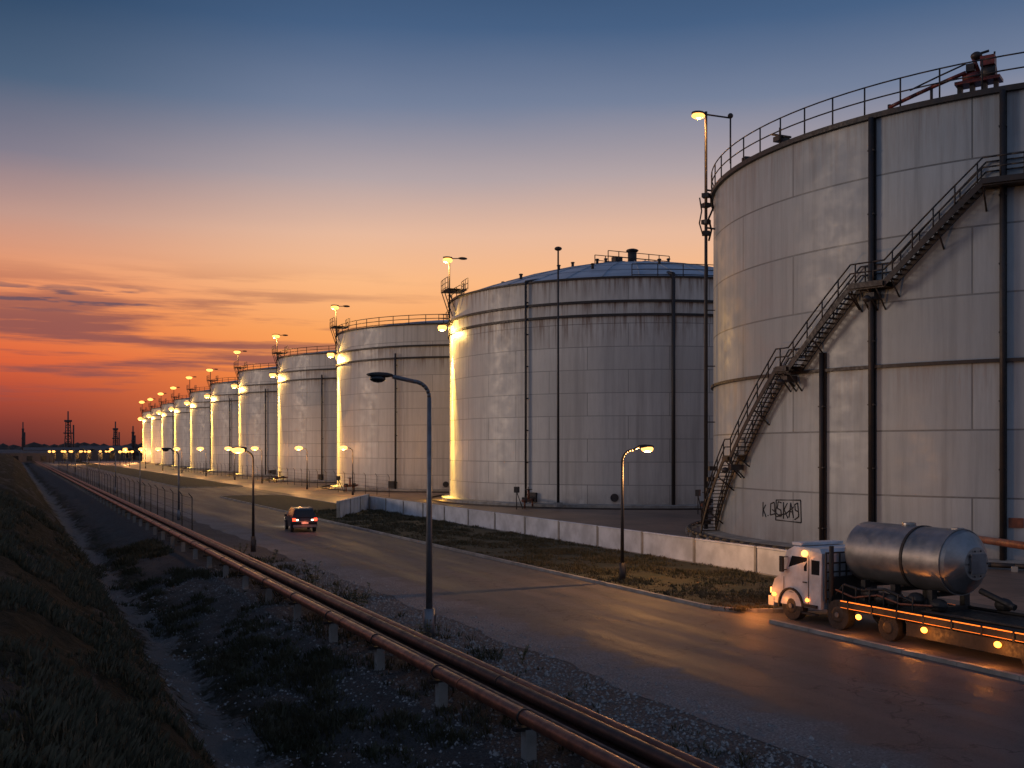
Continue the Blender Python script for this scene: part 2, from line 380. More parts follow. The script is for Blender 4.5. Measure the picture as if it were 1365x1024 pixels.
# ------------------------------------------------------------------ tanks
def pol(c,R,a,z): return (c[0]+R*math.cos(a),c[1]+R*math.sin(a),z)
def railing(mb,c,R,z,a0,a1,m,h=1.25,step=2.4,r=.035,rails=(1,.55,.12)):
    n=max(2,int(abs(a1-a0)*R/step)); sub=2
    for k in range(n+1):
        a=a0+(a1-a0)*k/n; mb.tube(pol(c,R,a,z),pol(c,R,a,z+h),r,None,m,5)
    for q in rails:
        mb.path([pol(c,R,a0+(a1-a0)*k/(n*sub),z+h*q) for k in range(n*sub+1)],r*.9,m,5)
def tank(cx,cy,R,H,rise,mat,rings,pipes,la,roofseg=True,power=9000,rail=((0,2*pi),),masth=5.0,detail=True,rr=.05,bs=1.0):
    mb=MB(); c=(0,0,0)
    mb.lathe(c,[(R,0),(R,H)],0,160)
    mb.lathe(c,[(R+.02,H-.12),(R+.22,H-.12),(R+.22,H+.06),(R-.1,H+.06)],1,128,False)
    rp=[]
    for k in range(7):
        t=k/6; rp.append(((R-.1)*(1-t)+.01,H+.03+rise*(1-(1-t)**1.7)))
    for a,b in zip(rp[:-1],rp[1:]): mb.lathe(c,[a,b],2,96)
    if roofseg:
        for k in range(36):
            a=2*pi*k/36; mb.path([pol(c,r_,a,z_+.03) for r_,z_ in rp],.05,2,4)
        for r_,z_ in rp[1:5]: mb.lathe((0,0,0),[(r_,z_+.05),(r_-.12,z_+.09)],1,96)
        for k in range(26):
            a=random.uniform(0,2*pi); t=random.uniform(.12,.75); i=int(t*6); f=t*6-i
            r_=rp[i][0]*(1-f)+rp[i+1][0]*f; z_=rp[i][1]*(1-f)+rp[i+1][1]*f
            mb.tube(pol(c,r_,a,z_),pol(c,r_,a,z_+.5),.16,None,1,6); mb.ball(pol(c,r_,a,z_+.5),(.26,.26,.12),1,8,4)
    for z in rings:
        mb.lathe(c,[(R+.01,z-.12),(R+.22,z-.12),(R+.22,z+.12),(R+.01,z+.12)],1,128,False)
    mb.lathe(c,[(R+1.0,-.02),(R+1.0,.34),(R+.02,.42)],3,128,False)
    mb.lathe(c,[(R+2.6,0),(R+2.6,.16),(R+2.3,.16)],1,128,False)
    for a,z0,z1,r in pipes:
        mb.tube(pol(c,R+.28,a,z0),pol(c,R+.28,a,z1),r,None,1,8)
        z=z0+1
        while z<z1:
            mb.box(pol(c,R+.14,a,z),(.28,.3,.1),1,a); z+=3.4
        if z1>H-.2: mb.tube(pol(c,R+.28,a,z1),pol(c,R-2.2,a,z1+.55),r,None,1,8)
    for a0,a1 in rail: railing(mb,c,R-.02,H+.05,a0,a1,1,1.25,2.6,rr)
    mb.box(pol(c,R+.05,la+.75,1.0),(.5,1.0,1.0),1,la+.75)
    mb.tube(pol(c,R-.05,la+1.15,1.1),pol(c,R+.18,la+1.15,1.1),.42,None,1,16)
    if masth:
        mb.tube(pol(c,R+.35,la,H-4),pol(c,R+.35,la,H+masth),.10,None,1,8)
        top=H+masth; d=Vector((.903,-.429,0)); b=Vector(pol(c,R+.35,la,top))
        mb.tube(b-d*.7,b+d*1.7,.06,None,1,6)
        mb.ball(b-d*.2+Vector((0,0,-.22)),(.5*bs,.4*bs,.26*bs),4); mb.ball(b+d*1.6,(.6,.35,.16),1)
        mb.ball(b-d*.2+Vector((0,0,.12)),(.5*bs,.36*bs,.12),1)
        A=la
        mb.lathe(c,[(R-1.2,H+1.0),(R+1.3,H+1.0),(R+1.3,H+.9),(R-1.2,H+.9)],1,8,False,A-.02,A+.13)
        railing(mb,c,R+1.25,H+1.0,A-.02,A+.13,1,1.3,.9,.045); railing(mb,c,R-1.2,H+1.0,A-.02,A+.13,1,1.3,.9,.045)
        for q in(-.02,.05,.13): mb.tube(pol(c,R+.2,A+q,H-2),pol(c,R+1.2,A+q,H+1),.06,None,1,5)
        for k in range(9): mb.tube(pol(c,R+.5,A-.02,H-3+.45*k),pol(c,R+.5,A+.01,H-3+.45*k),.04,None,1,4)
        zf=H-3.4
        mb.tube(pol(c,R,la,zf+.5),pol(c,R+1.3,la,zf+.5),.07,None,1,6)
        mb.ball(pol(c,R+1.2,la,zf+.15),(.45*bs,.45*bs,.34*bs),5)
        mb.ball(pol(c,R+1.2,la,zf+.5),(.5*bs,.5*bs,.16),1)
    if detail:
        z=H+rise
        mb.tube((0,0,z-.2),(0,0,z+1.9),.55,.55,1,12); mb.ball((0,0,z+1.9),(.8,.8,.25),1)
        mb.box((-2.2,0,z+.3),(1.0,1.0,1.3),1); mb.box((0,0,z-.05),(9,3.4,.14),1)
        for q in(-4.4,-2.9,-1.4,1.4,2.9,4.4):
            for w in(-1.6,1.6): mb.tube((q,w,z),(q,w,z+1.3),.06,None,1,5)
        for w in(-1.6,1.6):
            for e in(.65,1.3): mb.tube((-4.4,w,z+e),(4.4,w,z+e),.05,None,1,5)
    o=mb.obj('storage_tank',[mat,M_steel,M_roof,M_conc,M_bulb,M_bulbw],(cx,cy,0))
    if masth and power:
        # shielded narrow floodlights washing down the shell
        zz0=H-3.4-.34*bs-.06
        p=Vector(pol(c,R+1.25,la,zz0))
        for drop,pw,ang in((8,power*.55,36),(15.5,power*1.9,14)):
            tgt=Vector(pol(c,R,la,zz0-drop))
            rot=(p-tgt).to_track_quat('Z','Y').to_euler()
            l=light('SPOT','flood_light',p,pw,(1,.60,.10),.03,rot,ang,.9); l.parent=o
        l=light('POINT','flood_spill',Vector(pol(c,R+1.25,la,zz0-.05)),power*.022,(1,.6,.16),.03); l.parent=o
        l=light('POINT','mast_light',pol(c,R+.9,la,H+masth-.6),power*.012,(1,.5,.14),.03); l.parent=o
    return o
def camang(t): return pi+t-D(25.4)
T2c=(69.3,111.2)
tank(*T2c,22.6,23.8,5.0,M_t2,[21.3,19.9],
     [(camang(D(54)),.3,23.9,.13),(camang(D(94)),.3,24.0,.2)],camang(D(13)),rail=((D(160),D(180)),(D(238),D(345))),power=110000,bs=1.25)
LA=[18,21,22.5,24,25,26,26.5,27,27.5]
for i in range(9):
    y=157.5+47.3*i; x=66.8+1.35*i
    tank(x,y,21,24.3+random.uniform(-.3,.3),2.6,M_t3,[21.0,19.3],
         [(camang(D(random.uniform(55,66))),.3,20,.14)],camang(D(LA[i])),roofseg=False,power=110000,masth=4.6+random.uniform(-.4,.5),detail=(i<4),rr=.06,bs=1.35+.16*i)

# ---- big tank in front, right
T1=(64.7,50.0); R1=22.6; H1=24.5
mb=MB(); c=(0,0,0); A=lambda deg: camang(D(deg))
mb.lathe(c,[(R1,0),(R1,H1)],0,200)
mb.lathe(c,[(R1+.02,H1-.22),(R1+.25,H1-.22),(R1+.25,H1+.06),(R1-.2,H1+.06)],1,160,False)
rp=[((R1-.2)*(1-k/6)+.01,H1+.03+2.4*(1-(1-k/6)**1.6)) for k in range(7)]
mb.lathe(c,rp,2,96)
mb.lathe(c,[(R1+.01,10.50),(R1+.2,10.50),(R1+.2,10.68),(R1+.01,10.68)],1,160,False)
mb.lathe(c,[(R1+1.0,-.02),(R1+1.0,.34),(R1+.02,.42)],3,128,False)
mb.path([pol(c,R1+1.8,A(-40+2.5*k),.28) for k in range(60)],.14,1,6)
for k in range(30): mb.box(pol(c,R1+1.8,A(-40+5*k),.12),(.5,.3,.3),3,A(-40+5*k))
for deg,z0,z1,r in((41.2,.3,24.3,.15),(33.0,.3,11.6,.12),(58.3,.3,24.3,.15),(75,.3,24.3,.15)):
    mb.tube(pol(c,R1+.3,A(deg),z0),pol(c,R1+.3,A(deg),z1),r,None,1,10)
    mb.box(pol(c,R1+.07,A(deg),(z0+z1)/2),(.10,.34,z1-z0),1,A(deg))
    z=1.5
    while z<z1: mb.box(pol(c,R1+.2,A(deg),z),(.34,.36,.08),1,A(deg)); z+=3.5
railing(mb,c,R1+.15,H1+.05,A(-60),A(140),1,1.55,2.05,.048,(1,.52))
# stairway
P=[(-1.5,.3),(12,5.6),(14,5.6),(26.2,10.9),(28.8,10.9),(39.4,15.1),(44.2,15.1),(56.3,19.7),(95,19.7)]
def zat(d):
    for (a,za),(b,zb) in zip(P[:-1],P[1:]):
        if d<=b: return za+(zb-za)*(d-a)/(b-a)
    return P[-1][1]
ds=[p[0] for p in P]; samp=[]
for a,b in zip(ds[:-1],ds[1:]):
    k=max(1,int((b-a)/1.6)); samp+= [a+(b-a)*i/k for i in range(k)]
samp.append(ds[-1])
for rad in(R1+.15,R1+1.15):
    for a,b in zip(samp[:-1],samp[1:]):
        p0=Vector(pol(c,rad,A(a),zat(a)));p1=Vector(pol(c,rad,A(b),zat(b)))
        bq=mb.add([p0+Vector((0,0,.06)),p1+Vector((0,0,.06)),p1+Vector((0,0,-.34)),p0+Vector((0,0,-.34))])
        n_=(p0-Vector((0,0,p0.z))).normalized()*.06
        b2=mb.add([Vector(v)+n_ for v in mb.v[bq:bq+4]])
        mb.face([bq+i for i in range(4)],1); mb.face([b2+i for i in reversed(range(4))],1)
        for i in range(4):
            j=(i+1)%4; mb.face([bq+i,b2+i,b2+j,bq+j],1)
    for hh in(1.1,.6): mb.path([pol(c,rad,A(a),zat(a)+hh) for a in samp],.045,1,6)
    d=-1.5
    while d<95: mb.tube(pol(c,rad,A(d),zat(d)),pol(c,rad,A(d),zat(d)+1.1),.042,None,1,5); d+=2.6
d=-1.3
while d<95:
    z=zat(d); mb.box(pol(c,R1+.65,A(d),z),(1.0,.27,.05),1,A(d)); d+=.62
for (a,b,z) in((12,14,5.6),(26.2,28.8,10.9),(39.4,44.2,15.1),(56.3,95,19.7)):
    mb.lathe(c,[(R1+.05,z-.02),(R1+1.35,z-.02),(R1+1.35,z-.26),(R1+.05,z-.26)],1,max(3,int(b-a)),False,A(a),A(b))
    q=a
    while q<=b:
        mb.tube(pol(c,R1+1.2,A(q),z-.2),pol(c,R1+.02,A(q),z-1.4),.05,None,1,5); q+=max(1.2,(b-a)/8)
for d,z in((13,4.9),(27.5,10.2),(42,14.4)):
    mb.box(pol(c,R1+.6,A(d),z),(.8,.5,.35),1,A(d)); mb.ball(pol(c,R1+1.3,A(d),z-.2),(.25,.25,.2),1)
for d in range(3,56,6):
    z=zat(d); mb.tube(pol(c,R1+1.1,A(d),z-.2),pol(c,R1+.02,A(d),z-1.1),.05,None,1,5)
for k in range(6):
    mb.box(pol(c,R1+.8,A(-1+.9*k),1.0+.75*k),(.5,.35,.3),1,A(k))
def stroke(pts,g0=19.2,gz=1.85,sx=1.0,sz=1.0):
    Q=[pol(c,R1+.015,A(g0+u*sx*2.53),gz+v*sz) for u,v in pts]
    mb.path(Q,.04,6,4)
stroke([(0,0),(.02,.9)]);stroke([(0,.4),(.3,.75)]);stroke([(.05,.45),(.35,.0)])
stroke([(.55,.1),(.6,.12)]); stroke([(.8,.15),(.85,.85),(1.2,.95),(1.3,.25),(.8,.15)])
stroke([(1.9,.95),(1.6,1.0),(1.5,.6),(1.85,.5),(1.9,.15),(1.45,.1)])
stroke([(2.1,1.0),(2.1,.0)]);stroke([(2.1,.5),(2.45,.95)]);stroke([(2.15,.55),(2.5,.05)])
stroke([(2.6,.1),(2.75,1.0),(3.0,.1)]);stroke([(2.65,.45),(2.95,.45)]);stroke([(3.4,.5),(3.15,.55),(3.1,.9),(3.35,1.0),(3.45,.2),(3.1,.0)])
stroke([(1.35,-.12),(3.65,-.15),(3.6,1.18),(1.4,1.1),(1.35,-.12)]); stroke([(1.0,.5),(1.6,.2),(2.3,.3),(3.0,.75)])
mb.box(pol(c,R1+.05,A(59.8),2.3),(.06,.7,.5),7,A(59.8))
mb.box(pol(c,R1-.3,A(23),H1+.5),(.8,.6,.3),1,A(23)); mb.tube(pol(c,R1-.2,A(21),H1+1.0),pol(c,R1-.2,A(25.5),H1+.35),.08,None,1,6); mb.tube(pol(c,R1-.2,A(23),H1),pol(c,R1-.2,A(23),H1+1.2),.07,None,1,6)
mb.box(pol(c,R1-.3,A(12.5),H1+.3),(.5,.5,.35),1,A(12.5))
mb.obj('storage_tank',[M_t1,M_steel,M_roof,M_conc,M_bulb,M_bulbw,M_ink,M_rust],(*T1,0))
# loading crane on the rim
mb=MB(); r_=R1-.7
for d in(52.6,54.2,55.8,57.2): mb.box(pol(c,r_,A(d),H1+.35),(.35,.22,.7),1,A(d))
mb.box(pol(c,r_,A(55),H1+.75),(1.0,2.2,.16),0,A(55))
mb.tube(pol(c,r_,A(53.0),H1+1.1),pol(c,r_,A(55.2),H1+1.1),.28,None,0,12); mb.tube(pol(c,r_,A(55.4),H1+1.15),pol(c,r_,A(57.2),H1+1.15),.34,None,1,12)
mb.box(pol(c,r_,A(56.2),H1+1.75),(.6,.7,.5),0,A(56)); mb.box(pol(c,r_,A(54.0),H1+1.55),(.5,.4,.4),1,A(54))
mb.tube(pol(c,r_,A(55),H1+1.3),pol(c,r_,A(54.2),H1+2.2),.1,None,0,8); mb.tube(pol(c,r_,A(54.2),H1+2.2),pol(c,r_,A(56.3),H1+2.3),.07,None,1,8)
mb.ball(pol(c,r_,A(54.7),H1+2.15),(.3,.3,.22),1); mb.tube(pol(c,r_,A(56.8),H1+1),pol(c,r_,A(57.0),H1+2.2),.05,None,1,6)
mb.path([pol(c,R1-.4,A(a),H1+.35+(a-43)*.09) for a in(43,45,47,49,51,53.5)],.11,0,8)
mb.path([pol(c,R1-.4,A(a),H1+.7+(a-43)*.10) for a in(46,48,50,53.5)],.045,1,6)
mb.tube(pol(c,R1-.4,A(43),H1),pol(c,R1-.4,A(43),H1+.5),.1,None,1,6)
mb.tube(pol(c,R1-.4,A(49),H1),pol(c,R1-.4,A(49),H1+.9),.08,None,1,6)
mb.obj('loading_crane',[M_red,M_steel],(*T1,0))
# lamp mast at the tank
mb=MB()
mb.tube((0,0,0),(0,0,30.2),.16,.10,0,10)
e=Vector((.903,-.429,0))*1.75
mb.tube((0,0,30.0),e+Vector((0,0,29.75)),.06,None,0,6)
mb.tube(e+Vector((0,0,26.5)),e+Vector((0,0,30)),.06,None,0,6); mb.ball(e+Vector((0,0,29.9)),(.2,.2,.2),0)
mb.tube((0,0,30.0),Vector((-.903,.429,0))*.5+Vector((0,0,30.05)),.06,None,0,6)
l_=Vector((-.903,.429,0))*.55
mb.ball(l_+Vector((0,0,30.1)),(.55,.42,.13),0); mb.ball(l_+Vector((0,0,29.9)),(.52,.42,.22),1)
for z in(21.5,22.3,23.5,24.2): mb.box((0,0,z),(.5,.5,.3),0,z)
for z in(21.9,24.6): mb.tube((0,0,z),(1.6,-1.0,z-.3),.07,None,0,6)
mb.path([(.25,0,21),(.55,.1,21.8),(.3,.1,22.6),(.65,0,23.4),(.3,0,24.4)],.07,0,6)
mb.path([(-.25,0,21.3),(-.5,.1,22.2),(-.3,.1,23.1),(-.55,0,24)],.05,0,6)
for z in(4,8,12,16): mb.tube((0,0,z),(1.2,-.5,z),.04,None,0,5)
o=mb.obj('lamp_mast',[M_steel,M_bulb],(44.75,61.9,0))
l=light('POINT','mast_light',(-.5,.2,29.6),400); l.parent=o
mb=MB(); mb.tube((0,0,0),(0,0,26.6),.15,.09,0,8); mb.ball((0,0,26.7),(.4,.4,.22),0); mb.box((0,0,.3),(.7,.7,.6),1)
mb.obj('lightning_mast',[M_steel,M_conc],(50.6,95.5,0))

def manifold(x,y):
    mb=MB()
    mb.tube((-1.5,0,.8),(1.5,0,.8),.16,None,0,10); mb.tube((0,0,.8),(0,0,1.9),.12,None,0,10)
    mb.lathe((0,0,1.9),[(.02,0),(.4,0),(.4,.06),(.02,.06)],1,14,False)
    mb.tube((0,0,1.9),(0,0,2.2),.04,None,1,6)
    for q in(-1,1): mb.tube((q,0,0),(q,0,.8),.1,None,0,8); mb.box((q,0,.9),(.3,.5,.5),1)
    mb.tube((1.5,0,.8),(3.4,.9,.8),.16,None,0,10)
    mb.tube((-1.5,0,0),(-3.0,0,1.8),.05,None,1,6); mb.tube((-3,0,0),(-3,0,2.2),.05,None,1,6); mb.box((-3,0,2.0),(.5,.4,.6),1)
    return mb.obj('valve_manifold',[M_rust,M_steel],(x,y,0),D(40))
manifold(48.2,97.5); manifold(44.2,148); manifold(45,196); manifold(60,83)

mb=MB(); mb.tube((35,25,2.2),(35,8,2.2),.17,None,0,12); mb.tube((35,25,2.2),(44,40,1.6),.17,None,0,12); mb.ball((35,25,2.2),.2,0)
for y in(24,18,12): mb.box((35,y,1.0),(.25,.25,2.0),1)
mb.obj('transfer_pipe',[M_rust,M_steel])

def fence(x,y0,y1,h,step,wires,r=.04):
    mb=MB(); y=y0
    while y<=y1:
        mb.tube((x,y,0),(x,y,h),r,None,0,5); mb.tube((x,y,h),(x-.25,y,h+.3),r*.8,None,0,5); y+=step
    for k in range(wires): mb.tube((x,y0,.15+(h-.2)*k/(wires-1)),(x,y1,.15+(h-.2)*k/(wires-1)),.010,None,0,4)
    mb.obj('wire_fence',[M_steel])
fence(11.6,78,330,2.6,5.0,5); fence(43.4,128,330,2.6,5,6)

# ------------------------------------------------------------------ car
def car(x,y,rz):
    mb=MB(); w=.90
    body=[(-2.33,.42),(-2.36,.72),(-2.28,1.02),(-1.2,1.08),(1.05,1.04),(2.1,.92),(2.33,.7),(2.33,.38),(1.9,.3),(-1.9,.3)]
    mb.prism(body,-w,w,0,lambda z: .0 if .4<z<.9 else .06)
    cab=[(-2.22,1.02),(-1.95,1.62),(-1.6,1.72),(.1,1.72),(.45,1.64),(1.15,1.03)]
    mb.prism(cab,-w+.06,w-.06,0,lambda z:(z-1.02)*.28)
    g=[(-2.05,1.12),(-1.86,1.56),(.0,1.6),(.38,1.54),(.95,1.12)]
    for sgn in(-1,1):
        b=mb.add([(sgn*(w-.055-(z-1.02)*.28+.008),yy,z) for yy,z in g]); mb.face(range(b,b+len(g)),1)
        mb.box((sgn*(w+.08),.75,1.1),(.18,.12,.14),0)
        for yy in(-.6,.35): mb.box((sgn*(w+.002),yy,.8),(.01,.02,.5),2)
        for yy in(-1.45,1.45):
            mb.tube((sgn*(w-.18),yy,.35),(sgn*(w+.02),yy,.35),.36,None,2,18); mb.tube((sgn*(w+.02),yy,.35),(sgn*(w+.03),yy,.35),.2,None,5,12)
        mb.box((sgn*(w-.13),-2.33,.93),(.22,.08,.20),3); mb.box((sgn*(w-.16),2.3,.74),(.26,.1,.14),6)
        mb.box((sgn*(w-.36),-2.345,.90),(.16,.07,.10),6)
    b=mb.add([(-.66,-2.245,1.1),(.66,-2.245,1.1),(.58,-2.045,1.56),(-.58,-2.045,1.56)]); mb.face(range(b,b+4),1)
    b=mb.add([(-.7,1.12,1.12),(.7,1.12,1.12),(.6,.54,1.58),(-.6,.54,1.58)]); mb.face(range(b,b+4),1)
    mb.box((0,-2.38,.68),(.5,.03,.13),4); mb.box((0,-2.36,.46),(1.7,.14,.18),5); mb.box((0,-2.345,.80),(1.0,.05,.05),5)
    for sgn in(-1,1): mb.tube((sgn*.62,-1.7,1.76),(sgn*.62,.1,1.76),.025,None,5,6)
    o=mb.obj('suv_car',[M_carp,M_glass,M_black,M_tail,M_white,M_galv,M_head],(x,y,.012),rz,bevel=.03)
    for sgn in(-1,1):
        l=light('SPOT','headlight',(sgn*.72,2.45,.72),400,(1,.85,.62),.04,(D(82),0,0),60,.6); l.parent=o
    l=light('POINT','tail_glow',(0,-2.7,.8),10,(1,.2,.08),.05); l.parent=o
car(19.4,77.8,D(-6))

# ------------------------------------------------------------------ truck with tank trailer
mb=MB()
cab=[(-.95,.55),(-.95,2.45),(-.75,2.60),(.55,2.60),(.85,2.42),(1.12,1.55),(1.45,1.36),(1.62,.98),(1.62,.5)]
mb.prism(cab,-1.15,1.15,0,lambda z:.14 if z>2.5 else (.04 if z>1.6 else 0))
mb.box((0,1.62,.55),(2.34,.30,.34),0)
mb.box((0,1.66,.95),(1.2,.06,.4),2)
mb.box((0,.5,2.68),(1.9,.5,.1),0)
for sg in(-1,1):
    wn=[(-.22,1.55),(-.22,2.26),(.55,2.26),(.86,1.55)]
    b=mb.add([(sg*1.122,yy,z) for yy,z in wn]); mb.face(range(b,b+4),1)
    wn=[(-.85,1.65),(-.85,2.2),(-.45,2.2),(-.45,1.65)]
    b=mb.add([(sg*1.124,yy,z) for yy,z in wn]); mb.face(range(b,b+4),1)
    mb.box((sg*1.152,-.33,1.5),(.012,.025,1.7),2); mb.box((sg*1.152,.95,1.2),(.012,.02,.6),2); mb.box((sg*1.155,-.15,1.4),(.03,.2,.04),2)
    mb.box((sg*1.33,.85,1.95),(.10,.16,.55),2); mb.tube((sg*1.1,.8,2.2),(sg*1.33,.82,2.2),.02,None,2,6); mb.tube((sg*1.1,.8,1.75),(sg*1.33,.82,1.75),.02,None,2,6)
    mb.box((sg*1.17,-.45,.62),(.16,.7,.10),2); mb.box((sg*1.17,-.45,.35),(.16,.7,.06),2)
    for k in range(13):
        t0=pi*k/12; mb.box((sg*1.14,.55+.62*math.cos(t0),.48+.62*math.sin(t0)),(.14,.18,.07),2,M=Matrix.Rotation(t0+pi/2,3,'X'))
    for yy,rr_ in((.55,.5),(-1.75,.5)):
        mb.tube((sg*.82,yy,.5),(sg*1.14,yy,.5),rr_,None,2,28); mb.tube((sg*1.14,yy,.5),(sg*1.16,yy,.5),.28,.2,3,16); mb.tube((sg*1.15,yy,.5),(sg*1.2,yy,.5),.09,None,5,10)
    mb.box((sg*.95,1.70,.92),(.34,.06,.2),6)
    mb.ball((sg*1.17,1.45,.80),(.06,.10,.07),7); mb.ball((sg*1.18,-.3,.8),(.05,.09,.06),7)
b=mb.add([(-1.0,.885,2.36),(1.0,.885,2.36),(1.04,1.125,1.6),(-1.04,1.125,1.6)]); mb.face(range(b,b+4),1)
for q in(-1.1,-.8,-.5,-.2,.1,.4,.7,1.1): mb.tube((q,-1.15,.8),(q,-1.15,2.5),.035,None,3,6)
for z in(.95,1.25,1.55,1.85,2.15,2.5): mb.tube((-1.12,-1.15,z),(1.12,-1.15,z),.03,None,3,6)
mb.box((0,-1.25,1.2),(2.0,.2,1.0),3); mb.tube((-1.0,-1.3,.9),(-1.0,-1.3,2.75),.08,None,3,10)
mb.ball((-1.16,-.15,2.40),(.10,.14,.12),6)
for X in(-.45,.45): mb.box((X,-8.5,.72),(.16,17,.28),3)
mb.box((0,-9.6,.93),(2.5,15.2,.14),3)
for sg in(-1,1):
    mb.box((sg*1.26,-9.6,.90),(.08,15.2,.26),3)
    mb.box((sg*1.305,-9.6,1.015),(.012,15.1,.030),8); mb.box((sg*1.305,-9.6,.80),(.012,15.1,.012),8)
    mb.box((sg*1.2,-6.9,.52),(.06,4.2,.42),3); mb.box((sg*1.2,-11.9,.52),(.06,2.2,.42),3)
    for k in range(14):
        yy=-2.4-1.05*k; mb.box((sg*1.28,yy,.9),(.09,.07,.28),3)
    for yy in(-2.9,-5.6,-8.2,-10.8): mb.ball((sg*1.33,yy,.60),(.07,.12,.09),7)
    for yy in(-4.0,-9.2,-10.3,-13.2,-14.4):
        mb.tube((sg*.8,yy,.42),(sg*1.16,yy,.42),.42,None,2,20); mb.tube((sg*1.16,yy,.42),(sg*1.18,yy,.42),.22,.16,3,14)
    mb.tube((sg*1.0,-5.2,1.08),(sg*1.0,-16.5,1.22),.06,None,3,6)
mb.box((0,-7,.55),(2.2,1.2,.5),3); mb.box((-.9,-12,.5),(.5,1.4,.45),3)
cy0,cy1=-5.5,-1.55; zc=2.55; rv=1.0
def ringY(prof,m,n=40):
    for (ra,ya),(rb,yb) in zip(prof[:-1],prof[1:]):
        bq=mb.add([(ra*math.cos(2*pi*i/n)+.35,ya,zc+ra*math.sin(2*pi*i/n)) for i in range(n)]+[(rb*math.cos(2*pi*i/n)+.35,yb,zc+rb*math.sin(2*pi*i/n)) for i in range(n)])
        for i in range(n):
            j=(i+1)%n; mb.face([bq+i,bq+j,bq+n+j,bq+n+i],m,True)
ringY([(.01,cy1+.42),(.45,cy1+.38),(.8,cy1+.22),(rv,cy1),(rv,cy0)],4)
ringY([(rv,cy0),(.93,cy0-.16)],4); ringY([(.93,cy0-.16),(.50,cy0-.55)],4); ringY([(.50,cy0-.55),(.01,cy0-.57)],4)
ringY([(rv+.004,-4.06),(rv+.03,-4.055),(rv+.03,-3.96),(rv+.004,-3.95)],3)
ringY([(rv+.003,cy0-.03),(rv+.025,cy0-.03),(rv+.025,cy0+.05),(rv+.003,cy0+.05)],4)
mb.box((.35,cy0-.60,zc),(.6,.08,.6),5)
for k in range(10):
    t=2*pi*k/10; mb.ball((.35+.40*math.cos(t),cy0-.60,zc+.40*math.sin(t)),.03,3,6,4)
mb.tube((.35,-3.4,zc+.95),(.35,-3.4,zc+1.08),.22,None,4,16); mb.box((.35,-5.35,zc+.98),(.3,.25,.12),4)
for yy in(-2.2,-3.5,-5.0):
    for X in(-.35,1.05): mb.box((X,yy,1.3),(.22,.2,.75),3)
    mb.box((.35,yy,1.05),(1.7,.24,.14),3); mb.box((.35,yy,1.52),(1.1,.18,.12),3)
for X,yy,zz in((-.7,-2.8,1.3),(-.8,-3.9,1.25),(-.6,-4.6,1.35),(1.1,-6.4,1.3),(-.7,-3.3,1.2),(-.5,-5.4,1.25)): mb.ball((X,yy,zz),(.25,.3,.22),3)
mb.path([(-.9,-1.4,1.1),(-.9,-1.8,1.5),(-.9,-2.6,1.4),(-.9,-3.6,1.55),(-.9,-4.8,1.3)],.05,3,6)
mb.path([(-1.0,-1.5,1.3),(-1.05,-2.4,1.15),(-1.0,-3.4,1.35),(-1.05,-4.4,1.2),(-1.0,-5.6,1.3)],.035,9,6)
for k in range(6): mb.tube((-1.05,-1.9-.6*k,1.0),(-1.05,-1.9-.6*k,1.5),.03,None,3,5)
mb.tube((.35,-6.2,1.75),(.35,-7.4,1.4),.10,None,3,8)
tr=mb.obj('tanker_truck',[M_white,M_glass,M_black,M_chas,M_alu,M_galv,M_bulbw,M_or,M_ors,M_rust],(25.95,28.7,.012),D(0),bevel=.012)
for p,w in(((-1.75,1.5,.6),22),((-1.75,-2.9,.4),22),((-1.75,-5.6,.4),28),((-1.75,-8.2,.4),28),((-1.5,2.4,.7),50),((-1.45,-.1,2.3),7)):
    l=light('POINT','marker_light',p,w,(1,.30,.05),.02); l.parent=tr

# ------------------------------------------------------------------ grass, weeds, gravel
def tufts(name,n,region,dens,h0,h1,zf,mat):
    v=[];f=[]
    x0,x1,y0,y1=region; cnt=0; tries=0
    while cnt<n and tries<n*8:
        tries+=1
        x=random.uniform(x0,x1); y=y0+(y1-y0)*random.random()**1.5
        dd=dens(x,y)
        if random.random()>dd: continue
        cnt+=1; z=zf(x,y); s=random.uniform(h0,h1)*(1+.015*(y-y0))*(.6+.6*min(1,dd))
        for k in range(5):
            a=random.uniform(0,2*pi); r=random.uniform(0,.14); w=random.uniform(.008,.018)*(1+.02*y)
            bx=x+r*math.cos(a);by=y+r*math.sin(a); le=random.uniform(.15,.7)*s; hh=s*random.uniform(.5,1.1)
            px_,py_=-math.sin(a)*w,math.cos(a)*w; i=len(v)
            v+=[(bx-px_,by-py_,z-.03),(bx+px_,by+py_,z-.03),(bx+math.cos(a)*le*.4+px_*.7,by+math.sin(a)*le*.4+py_*.7,z+hh*.6),(bx+math.cos(a)*le,by+math.sin(a)*le,z+hh)]
            f+=[(i,i+1,i+2),(i,i+2,i+3)]
    me=bpy.data.meshes.new(name); me.from_pydata(v,[],f); me.materials.append(mat)
    o=bpy.data.objects.new(name,me); S.collection.objects.link(o)
def dn(x,y):
    q=noise.noise(Vector((x*.35,y*.22,5)))+.7*noise.noise(Vector((x*1.1,y*.8,9)))
    d=.22+1.9*q
    if 3.6<x<5.4: d-=.9
    if x>6.2: d-=.3
    return d
tufts('grass',24000,(-4,8.5,5,75),dn,.07,.19,hz,M_grass)
tufts('grass',9000,(23.9,32,31.2,100),lambda x,y:.5+1.3*noise.noise(Vector((x*.5,y*.4,2))),.06,.14,lambda x,y:.11,M_grass)
tufts('grass',1100,(8.6,13,8,60),lambda x,y:.1+noise.noise(Vector((x*.6,y*.5,2))),.08,.25,lambda x,y:0,M_grass)
